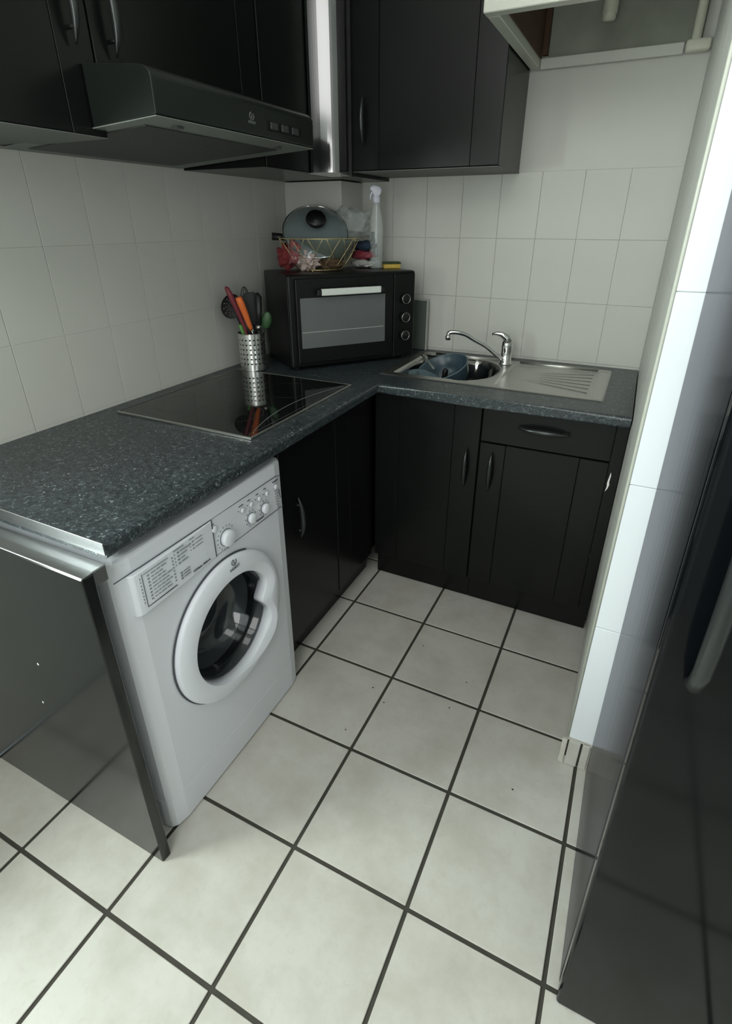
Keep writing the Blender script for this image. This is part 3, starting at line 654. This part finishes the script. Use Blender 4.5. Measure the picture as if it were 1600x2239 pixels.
bm = NB(); tube(bm, [(-.115, -.055, .038), (-.150, -.085, .050), (-.180, -.110, .052)], [.010, .013, .015], 12); obj('handle', bm, 'knob', pn, True)
gl = thing('glass_lid', 'round glass pan lid with steel rim and black knob leaning in the basket', 'lid', (.240, -.350, OZ+.145))
# lid normal points to the viewer and up
view = Vector((.52, -.86, .0)).normalized(); nl = (view*.60+Vector((0, 0, 1))*.58+Vector((.2, .1, 0))*.2).normalized()
q = nl.to_track_quat('Z', 'Y').to_matrix().to_4x4()
bm = NB(); lathe(bm, [(.131, 0), (.120, .010), (.09, .024), (.055, .034), (.0, .038), (.0, .035), (.055, .031), (.09, .021), (.120, .007), (.129, -.002)], 48, cap=False); xf(bm, q); obj('glass', bm, 'lidglass', gl, True)
bm = NB(); tube(bm, [(.132*math.cos(a), .132*math.sin(a), 0) for a in [2*PI*k/48 for k in range(48)]], .0028, 8, closed=True); xf(bm, q); obj('steel_rim', bm, 'chrome', gl, True)
bm = NB(); lathe(bm, [(.014, .036), (.014, .048), (.036, .055), (.041, .064), (.036, .076), (.0, .080)], 28); xf(bm, q); obj('knob', bm, 'knob', gl, True)
def cloth(name, label, cat, c, s, m, seed, amp=.5, freq=2.2, sub=4):
    bm = blob(NB(), (0, 0, 0), s, amp, freq, seed, sub); return tag(obj(name, bm, m, smooth=True, loc=c), label, cat)
ri = Vector((.9, .44, 0))       # to the right as seen from the stove side
B0 = Vector((.245, -.335, OZ))
cloth('tea_towel', 'crumpled red tea towel at the left of the wire basket', 'cloth', B0+Vector((-.100, -.090, .050)), (.036, .036, .042), 'red', 3)
cloth('tea_towel', 'reddish pink folded tea towel upright in the left of the wire basket', 'cloth', B0+Vector((-.050, -.095, .070)), (.034, .03, .046), mat('rose cotton', (.34, .11, .12), .9, var=.4, vscale=25), 9)
cloth('napkin', 'white floral cloth bunched at the front of the wire basket', 'cloth', B0+Vector((-.008, -.085, .040)), (.048, .034, .036), 'pink', 14, .55, 3.0)
cloth('bread_piece', 'brown food wrapped at the bottom right of the wire basket', 'food', B0+Vector((.060, -.02, .028)), (.055, .045, .026), 'brown', 21)
# plastic bag and packets behind
cloth('plastic_bag', 'clear crumpled plastic bag behind the glass lid', 'bag', (.325, -.215, OZ+.172), (.095, .050, .062), 'bagw', 31, .6, 2.6)
cloth('packet', 'dark blue packet on the oven behind the basket', 'packet', (.372, -.175, OZ+.088), (.060, .03, .020), 'navy', 5, .25, 2)
cloth('packet', 'maroon packet on the oven between basket and spray bottle', 'packet', (.372, -.180, OZ+.052), (.058, .03, .020), 'maroon', 6, .25, 2)
cloth('packet', 'whitish wrapped packet lying lowest between basket and spray bottle', 'packet', (.372, -.185, OZ+.018), (.055, .03, .016), 'bagw2', 7, .3, 3)
# bottles, sponge
gb = thing('green_bottle', 'dark green plastic bottle behind the clear spray bottle', 'bottle', (.405, -.155, OZ))
bm = NB(); lathe(bm, [(0, 0), (.019, 0), (.021, .004), (.021, .075), (.016, .10), (.007, .122), (.0065, .130), (0, .130)], 24); obj('body', bm, 'greenb', gb, True)
bm = NB(); lathe(bm, [(.008, .1305), (.008, .142), (0, .143)], 16); obj('cap', bm, 'greenb', gb, True)
sb = thing('spray_bottle', 'tall clear plastic spray bottle with a white trigger head on the oven', 'bottle', (.428, -.170, OZ))
bm = NB(); lathe(bm, [(0, 0), (.026, 0), (.029, .005), (.0285, .10), (.030, .15), (.026, .19), (.017, .225), (.013, .238), (.013, .252), (0, .252)], 28); obj('body', bm, 'bottle', sb, True)
bm = NB(); lathe(bm, [(0, .003), (.024, .003), (.026, .007), (.0258, .045), (0, .045)], 28); obj('liquid', bm, 'liquid', sb, True)
bm = NB(); tube(bm, [(0, 0, .01), (.001, .0, .25)], .0022, 8); obj('dip_tube', bm, 'whiteplastic', sb, True)
bm = NB(); lathe(bm, [(.015, .250), (.0155, .272), (.011, .276), (.011, .284), (0, .284)], 20); obj('collar', bm, 'trigger', sb, True)
bm = NB(); prism(bm, [(-.028, .300), (-.024, .310), (-.010, .316), (.012, .311), (.021, .301), (.020, .288), (.012, .276), (-.011, .276), (-.016, .290)], 'y', -.011, .011, .004, 2)
xf(bm, Matrix.Rotation(.45, 4, 'Z')); obj('spray_head', bm, 'trigger', sb, True)
bm = NB(); tube(bm, [(-.014, 0, .292), (-.024, 0, .280), (-.026, 0, .262)], [.005, .004, .003], 8); xf(bm, Matrix.Rotation(.45, 4, 'Z')); obj('trigger', bm, 'trigger', sb, True)
sg = thing('sponge', 'yellow sponge with a dark green scouring top lying at the right end of the oven', 'sponge', (.489, -.145, OZ), .62)
bm = NB(); box(bm, -.036, .036, -.025, .025, .0005, .018, .003, 2); obj('foam', bm, 'yellow', sg)
bm = NB(); box(bm, -.037, .037, -.026, .026, .0182, .026, .002, 1); obj('scouring_layer', bm, 'greens', sg)

# ------------------------------------------------------------------ utensil holder
HP = Vector((.125, -.680, ZC+.0068))
uh = thing('utensil_holder', 'perforated stainless steel utensil pot standing at the corner of the hob', 'utensil holder', HP)
R_, Hh, nseg, rows_ = .052, .142, 84, 46
bm = NB(); V = [[bm.verts.new((R_*math.cos(2*PI*i/nseg), R_*math.sin(2*PI*i/nseg), Hh*j/rows_)) for i in range(nseg)] for j in range(rows_+1)]
hz = [9+6*k for k in range(5)]+[39]
for j in range(rows_):
    for i in range(nseg):
        if not (i % 4 in (1, 2) and j % 6 in (2, 3) and 7 < j < 41): bm.faces.new((V[j][i], V[j][(i+1) % nseg], V[j+1][(i+1) % nseg], V[j+1][i]))
for j in range(8, 40, 6):
    for i in range(1, nseg, 4):
        for dj, di in ((0, 0), (0, 2), (2, 0), (2, 2)):
            v = V[j+dj][(i+di) % nseg]; c = V[j+1][i+1].co; p = c+(v.co-c)*.74; k = R_/math.hypot(p.x, p.y); v.co = (p.x*k, p.y*k, p.z)
for v in [v for v in bm.verts if not v.link_faces]: bm.verts.remove(v)
c0 = bm.verts.new((0, 0, .001))
for i in range(nseg): bm.faces.new((V[0][(i+1) % nseg], V[0][i], c0))
o = obj('perforated_pot', bm, mat('pot steel', (.78, .79, .76), .22, .97), uh)
m_ = o.modifiers.new('thick', 'SOLIDIFY'); m_.thickness = .0012
bm = NB(); tube(bm, [(R_*math.cos(a), R_*math.sin(a), Hh) for a in [2*PI*k/48 for k in range(48)]], .0016, 8, closed=True); obj('rolled_rim', bm, 'chrome', uh, True)
bm = NB(); lathe(bm, [(0, .003), (R_-.006, .003), (R_-.006, .128), (R_-.008, .128), (R_-.008, .005), (0, .005)], 32, cap=False); obj('shade_liner', bm, 'nylon', uh, True)  # black sleeve added to stand in for the shade behind the holes
def util(name, label, cat='utensil'): return thing(name, label, cat, HP)
def L_(p): return Vector(p)-HP
TOPZ = HP.z+Hh
s1 = util('skimmer', 'black perforated skimmer leaning against the wall at the left of the pot')
# perforated round head
cc = L_((.062, -.705, 1.160)); nv = Vector((.75, -.60, .12)).normalized(); qq = nv.to_track_quat('Z', 'Y').to_matrix().to_4x4()
bm = NB(); nr, ns = 9, 44; V = []
for i in range(nr+1): V.append([bm.verts.new((.047*(i+.4)/(nr+.4)*math.cos(2*PI*k/ns), .040*(i+.4)/(nr+.4)*math.sin(2*PI*k/ns), .008*((i/nr)**2))) for k in range(ns)])
for i in range(nr):
    for k in range(ns):
        if i in (2, 4, 6) and k % 4 == (i//2) % 4 : continue
        bm.faces.new((V[i][k], V[i][(k+1) % ns], V[i+1][(k+1) % ns], V[i+1][k]))
bm.faces.new(V[0])
xf(bm, Matrix.Translation(cc) @ qq @ Matrix.Rotation(math.radians(60), 4, 'Z')); o = obj('head', bm, 'nylon', s1, False); mm_ = o.modifiers.new('t', 'SOLIDIFY'); mm_.thickness = .0015
bm = NB(); tube(bm, [L_((.125, -.685, .93)), L_((.105, -.695, 1.06)), L_((.083, -.70, 1.125))], [.004, .005, .006], 8); obj('shaft', bm, 'nylon', s1, True)
s2 = util('spatula', 'long maroon handle leaning left out of the utensil pot')
bm = NB(); tube(bm, [L_((.122, -.69, .95)), L_((.112, -.692, 1.052)), L_((.103, -.693, 1.092)), L_((.094, -.705, 1.140)), L_((.080, -.720, 1.195)), L_((.070, -.729, 1.228)), L_((.066, -.731, 1.235))], [.005, .006, .0085, .0105, .0115, .009, .004], 12); obj('handle', bm, 'maroon', s2, True)
s3 = util('peeler', 'orange plastic handle leaning out of the utensil pot on a thin steel rod')
bm = NB(); tube(bm, [L_((.1445, -.702, 1.076)), L_((.1440, -.705, 1.088)), L_((.1395, -.720, 1.135)), L_((.135, -.735, 1.178)), L_((.1325, -.742, 1.198)), L_((.132, -.743, 1.202))], [.005, .0085, .012, .0135, .0125, .010], 14); obj('handle', bm, 'orange', s3, True)
bm = NB(); tube(bm, [L_((.1465, -.690, .95)), L_((.1470, -.690, 1.050)), L_((.1445, -.702, 1.078))], .0015, 8); obj('rod', bm, 'chrome', s3, True)
s4 = util('spoon', 'bright green handle end low at the left inside the utensil pot')
bm = NB(); tube(bm, [L_((.112, -.70, .96)), L_((.105, -.701, 1.055)), L_((.095, -.704, 1.090)), L_((.093, -.705, 1.094))], [.005, .0075, .0085, .005], 10); obj('handle', bm, 'green', s4, True)
s5 = util('serving_spoon', 'dark green oval serving spoon at the right of the utensil pot')
bm = NB(); bmesh.ops.create_uvsphere(bm, u_segments=24, v_segments=14, radius=1); xf(bm, Matrix.Translation(L_((.182, -.650, 1.108))) @ Matrix.Rotation(.45, 4, 'Z') @ Matrix.Rotation(.22, 4, 'Y') @ Matrix.Diagonal((.020, .007, .034, 1)))
obj('bowl', bm, mat('deep green plastic', (.025, .085, .025), .4, var=.2), s5, True)
bm = NB(); tube(bm, [L_((.135, -.665, .95)), L_((.160, -.660, 1.05)), L_((.175, -.652, 1.085))], .0045, 8); obj('shaft', bm, 'nylon', s5, True)
s6 = util('fish_slice', 'wide black nylon slice standing upright in the middle of the utensil pot')
bm = NB(); prism(bm, [(-.018, .0), (.018, .0), (.032, .045), (.034, .105), (.020, .125), (-.020, .125), (-.034, .105), (-.030, .045)], 'y', -.003, .003, .0015, 1)
xf(bm, Matrix.Translation(L_((.128, -.655, 1.085))) @ Matrix.Rotation(.75, 4, 'Z') @ Matrix.Rotation(-.10, 4, 'Y')); obj('blade', bm, 'nylon', s6)
bm = NB(); tube(bm, [L_((.128, -.668, .95)), L_((.128, -.658, 1.09))], .0055, 8); obj('shaft', bm, 'nylon', s6, True)
s7 = util('masher', 'black handled tool with a small silver collar in front of the green spoon')
bm = NB(); tube(bm, [L_((.150, -.672, .95)), L_((.158, -.672, 1.08))], .0075, 12)
obj('shaft', bm, 'nylon', s7, True)
bm = NB(); tube(bm, [L_((.1575, -.672, 1.075)), L_((.1585, -.672, 1.092))], .0115, 14); obj('collar', bm, 'steel', s7, True)
bm = NB(); tube(bm, [L_((.159, -.672, 1.0925)), L_((.163, -.668, 1.14)), L_((.160, -.66, 1.195)), L_((.15, -.655, 1.205))], [.010, .012, .013, .009], 12); obj('handle', bm, 'nylon', s7, True)
s8 = util('whisk', 'dark wire whisk at the back of the utensil pot')
for k in range(5):
    a = PI*k/5; pts = []
    for i in range(13):
        t = PI*i/12; rr_ = .022*math.sin(t); zz_ = 1.165+.050*(-math.cos(t)) if False else 1.225-.09*abs(1-t/PI*2)**1.0
        s_ = 1 if t < PI/2 else -1; wdt = .022*math.sin(t)**.6*(1 if t < PI/2 else -1) if 0 < t < PI else 0
        zz_ = 1.135+.095*math.sin(t)
        wdt = .022*math.cos(t)*min(1, math.sin(t)*1.6+.15)
        pts.append(L_((.092+wdt*math.cos(a), -.655+wdt*math.sin(a), zz_)))
    bm = NB(); tube(bm, pts, .0010, 6); obj('wire', bm, 'pewter', s8, True)
bm = NB(); tube(bm, [L_((.110, -.668, .95)), L_((.095, -.657, 1.137))], .006, 10); obj('shaft', bm, 'nylon', s8, True)

# ------------------------------------------------------------------ wall cabinets
UB = 1.6115
FX = .340
def door_x(y0, y1, z0, z1, fr=.085):
    bm = NB(); bv = .0018
    box(bm, FX-.02, FX, y0, y0+fr, z0, z1, bv, 1); box(bm, FX-.02, FX, y1-fr, y1, z0, z1, bv*.4, 1); box(bm, FX-.019, FX-.0015, y0+fr, y1-fr, z0, z1, bv, 1); return bm
def wcab(name, label, y0, y1, z0, z1, doors, handles):
    t = thing(name, label, 'cabinet', (.17, (y0+y1)/2, z0))
    bm = NB(); box(bm, .0008, FX-.0215, y0+.001, y1-.001, z0+.0015, z1); ch(t, 'body', bm, ['black'])
    bm = NB(); box(bm, .0008, FX-.001, y0+.001, y1-.001, z0, z0+.0014); ch(t, 'base_board', bm, 'carcass')
    for (a, b) in doors:
        d = ch(t, 'door', door_x(a, b, z0+.002, z1), 'black')
        for hy_ in [h_ for h_ in handles if a < h_ < b]:
            h = spindle(.150, .0085, .026, 'z', (1, 0, 0)); xf(h, Matrix.Translation((FX, hy_, z0+.232 if z0 < 1.7 else z0+.11))); chs(d, 'handle', h, 'pewter', True)
    return t
wcab('wall_cabinet', 'black wall cabinet at the far left beside the cooker hood', -1.98, -1.386, 1.622, 2.34, [(-1.978, -1.388)], [-1.435])
wcab('wall_cabinet', 'black wall cabinet directly above the cooker hood', -1.384, -.800, 1.742, 2.34, [(-1.382, -.802)], [-1.335])
# corner cabinet: front on the left run, angled post in the corner
cc_ = thing('corner_wall_cabinet', 'black corner wall cabinet with a glossy angled post above the oven', 'cabinet', (.17, -.5, UB))
bm = NB(); prism(bm, [(.0008, -.798), (FX-.002, -.798), (FX-.002, -.535), (.30, -.50), (.30, -.32), (.408, -.32), (.408, -.0008), (.0008, -.0008)], 'z', UB, 2.34); ch(cc_, 'body', bm, 'black')
bm = NB(); box(bm, FX-.0015, FX+.003, -.797, -.555, UB+.002, 2.34, .0015, 1); ch(cc_, 'door', bm, 'black')
bm = NB(); p = Vector((.3435, -.532)); pts = [(.305, -.50), tuple(p)]
for k in range(13):
    a = math.radians(4+28*k/12); p = p+Vector((math.cos(a), math.sin(a)))*.0079; pts.append(tuple(p))
pts += [(pts[-1][0]-.006, pts[-1][1]+.012), (.395, -.3205), (.305, -.3205)]
prism(bm, pts, 'z', UB+.0005, 2.34); post = ch(cc_, 'angled_post', bm, 'blackgloss')
post['label'] = 'glossy black angled post catching the light'
c5 = thing('wall_cabinet', 'black wall cabinet with a framed door on the back wall left of the white boxing', 'cabinet', (.69, -.17, 1.6245))
bm = NB(); box(bm, .4105, .962, -.318, -.0008, 1.6262, 2.34); ch(c5, 'body', bm, 'black')
bm = NB(); box(bm, .4105, .963, -.338, -.0008, 1.6245, 1.626); ch(c5, 'base_board', bm, 'carcass')
bm = NB(); box(bm, .4125, .515, -.34, -.32, 1.628, 2.34, .0018, 1); box(bm, .515, .862, -.337, -.321, 1.628, 2.34, .0018, 1); box(bm, .862, .963, -.34, -.32, 1.628, 2.34, .0018, 1)
d = ch(c5, 'door', bm, 'black')
h = spindle(.150, .0085, .026); xf(h, Matrix.Translation((.458, -.34, 1.785))); chs(d, 'handle', h, 'pewter', True)

# ------------------------------------------------------------------ cooker hood
hdw = thing('cooker_hood', 'black box cooker hood projecting above the hob with grey filter underside', 'cooker hood', (.26, -1.12, 1.62))
ya, yb = -1.425, -.818
prof = [(.0008, 1.6155), (.0008, 1.6205), (FX+.003, 1.640), (.522, 1.650), (.530, 1.650), (.530, 1.728), (.522, 1.734), (FX+.0035, 1.748), (FX+.0035, 1.640)]
bm = NB(); prism(bm, [(FX+.004, 1.6385), (.524, 1.650), (.530, 1.652), (.530, 1.716), (.527, 1.723), (.519, 1.730), (.508, 1.735), (FX+.004, 1.752)], 'y', ya, yb, .002, 2); ch(hdw, 'visor', bm, 'hood')
def und(x): return 1.6155+(x/.53)*(.0325)
bm = NB(); prism(bm, [(.004, und(.004)), (.528, und(.528)), (.528, und(.528)+.0016), (.338, und(.338)+.0024), (.004, und(.004)+.002)], 'y', ya+.001, yb-.001); 
ch(hdw, 'underside_frame', bm, 'hoodlip')
bm = NB(); prism(bm, [(.05, und(.05)-.0022), (.450, und(.45)-.0022), (.450, und(.45)-.0002), (.05, und(.05)-.0002)], 'y', ya+.045, yb-.075); ch(hdw, 'grease_filter', bm, 'filter')
for y in (ya+.11, yb-.11):
    bm = NB(); lathe(bm, [(.014, 0), (.012, -.004), (0, -.005)], 16, (.478, y, und(.478)-.0002)); ch(hdw, 'catch', bm, 'switch')
bm = NB(); box(bm, .530, .5315, -1.045, -.885, 1.668, 1.690); ch(hdw, 'switch_plate', bm, 'ovenblack')
for y in (-1.035, -.985, -.935):
    bm = NB(); box(bm, .5316, .5365, y, y+.030, 1.671, 1.687, .001, 1); ch(hdw, 'switch', bm, 'switch')
logo(hdw, (.5305, -1.108, 1.690), (0, 1, 0), (0, 0, 1), .008, 'logo')
o = label_text('INDESIT', .0085, face_mtx((.5308, -1.108, 1.6765), (0, 1, 0), (0, 0, 1)), 'logo', hdw, 'lettering', .0003); o.location = -hdw.location

# ------------------------------------------------------------------ white boxing round the pipes
mb = thing('pipe_boxing', 'cream painted open-bottomed boxing high on the back wall above the sink', 'boxing', (1.24, -.3, 1.948))
ch(mb, 'front_board', box(NB(), .965, 1.50, -.655, -.618, 1.948, 2.34, .002, 1), 'cream')
ch(mb, 'side_board', box(NB(), .966, .999, -.617, -.001, 1.948, 2.34, .002, 1), 'cream')
ch(mb, 'inner_lining', box(NB(), .9995, 1.004, -.617, -.030, 1.975, 2.34), 'wood')
ch(mb, 'corner_batten', box(NB(), 1.0045, 1.022, -.028, -.004, 1.985, 2.34), 'wood')
ch(mb, 'wall_rail', box(NB(), 1.0, 1.452, -.018, -.001, 1.946, 1.978, .003, 2), 'walltile')
bm = NB(); box(bm, 1.023, 1.50, -.003, -.0005, 1.979, 2.34); ch(mb, 'back_plaster', bm, 'plaster')
pi_ = thing('gas_pipe', 'cream painted pipe end hanging down inside the boxing', 'pipe', (1.212, -.05, 2.05))
bm = NB(); lathe(bm, [(0, 0), (.017, .0), (.021, .006), (.021, .29)], 20); obj('pipe', bm, 'pipe', pi_, True)
bm = NB(); lathe(bm, [(.0235, .018), (.0235, .05), (.021, .052)], 20); obj('cap_ring', bm, 'pipe', pi_, True)
p2 = thing('water_pipe', 'cream painted pipe with a foot joint at the right of the boxing', 'pipe', (1.482, -.028, 1.946))
bm = NB(); tube(bm, [(0, 0, .03), (.0, .0, .39)], .014, 14); obj('pipe', bm, 'pipe', p2, True)
bm = NB(); box(bm, -.026, .046, -.010, .026, 0, .034, .008, 3); obj('joint', bm, 'pipe', p2, True)

bm = NB()
for x, y, r in ((.905, -1.185, .0035), (.965, -1.225, .003), (1.170, -1.150, .0035), (.900, -1.375, .003), (1.42, -1.34, .003), (1.245, -1.985, .0035), (1.19, -1.02, .003), (.99, -.92, .0025)):
    blob(bm, (x, y, .0012), (r, r*.7, .0012), .4, 2, x*9, 1)
cr = tag(obj('crumbs', bm, 'nylon'), 'tiny dark crumbs scattered over the pale floor tiles', 'crumbs'); cr['kind'] = 'stuff'
# ------------------------------------------------------------------ fridge
fr = thing('fridge', 'tall fridge with brushed silver side and glossy black door at the right', 'fridge', (1.90, -1.48, 0))
def lean(z): return 1.601-.012*z
bm = NB(); box(bm, 1.601, 2.20, -1.7275, -1.200, .012, 1.78, .004, 2)
xf_lean = Matrix(((1, 0, -.012, 0), (0, 1, 0, 0), (0, 0, 1, 0), (0, 0, 0, 1)))
def frb(bm): return xf(bm, xf_lean)
ch(fr, 'body', frb(bm), 'fridgeside')
bm = NB(); box(bm, 1.604, 2.197, -1.7325, -1.728, .02, 1.775); ch(fr, 'door_seal', frb(bm), 'seam')
bm = NB(); box(bm, 1.6005, 2.2015, -1.7365, -1.733, .03, 1.78, .001, 1); d = ch(fr, 'door', frb(bm), 'fridgeedge')
bm = NB(); box(bm, 1.600, 2.202, -1.761, -1.737, .003, 1.78, .007, 4); chs(d, 'front_skin', frb(bm), 'fridgefront')
bm = NB(); pts = [(1.642, -1.762, .925), (1.642, -1.785, .94), (1.642, -1.800, .975), (1.642, -1.803, 1.05), (1.642, -1.803, 1.35), (1.642, -1.785, 1.40), (1.642, -1.762, 1.41)]
tube(bm, pts, [.008, .010, .011, .011, .011, .010, .008], 12); chs(d, 'handle', frb(bm), 'pewter', True)
for x, y in ((1.64, -1.66), (2.16, -1.66), (1.64, -1.24), (2.16, -1.24)):
    bm = NB(); lathe(bm, [(.018, 0), (.018, .012)], 12, (x, y, .0005)); ch(fr, 'foot', bm, 'knob')

for o in SC.objects:
    if o.parent is None and o.get('category'):
        b_ = o.name.split('.')[0]
        g = {'base_cabinet': 'black base cabinets under the worktop', 'wall_cabinet': 'black wall cabinets', 'packet': 'packets piled behind the basket', 'tea_towel': 'red towels in the wire basket'}.get(b_)
        if g: o['group'] = g
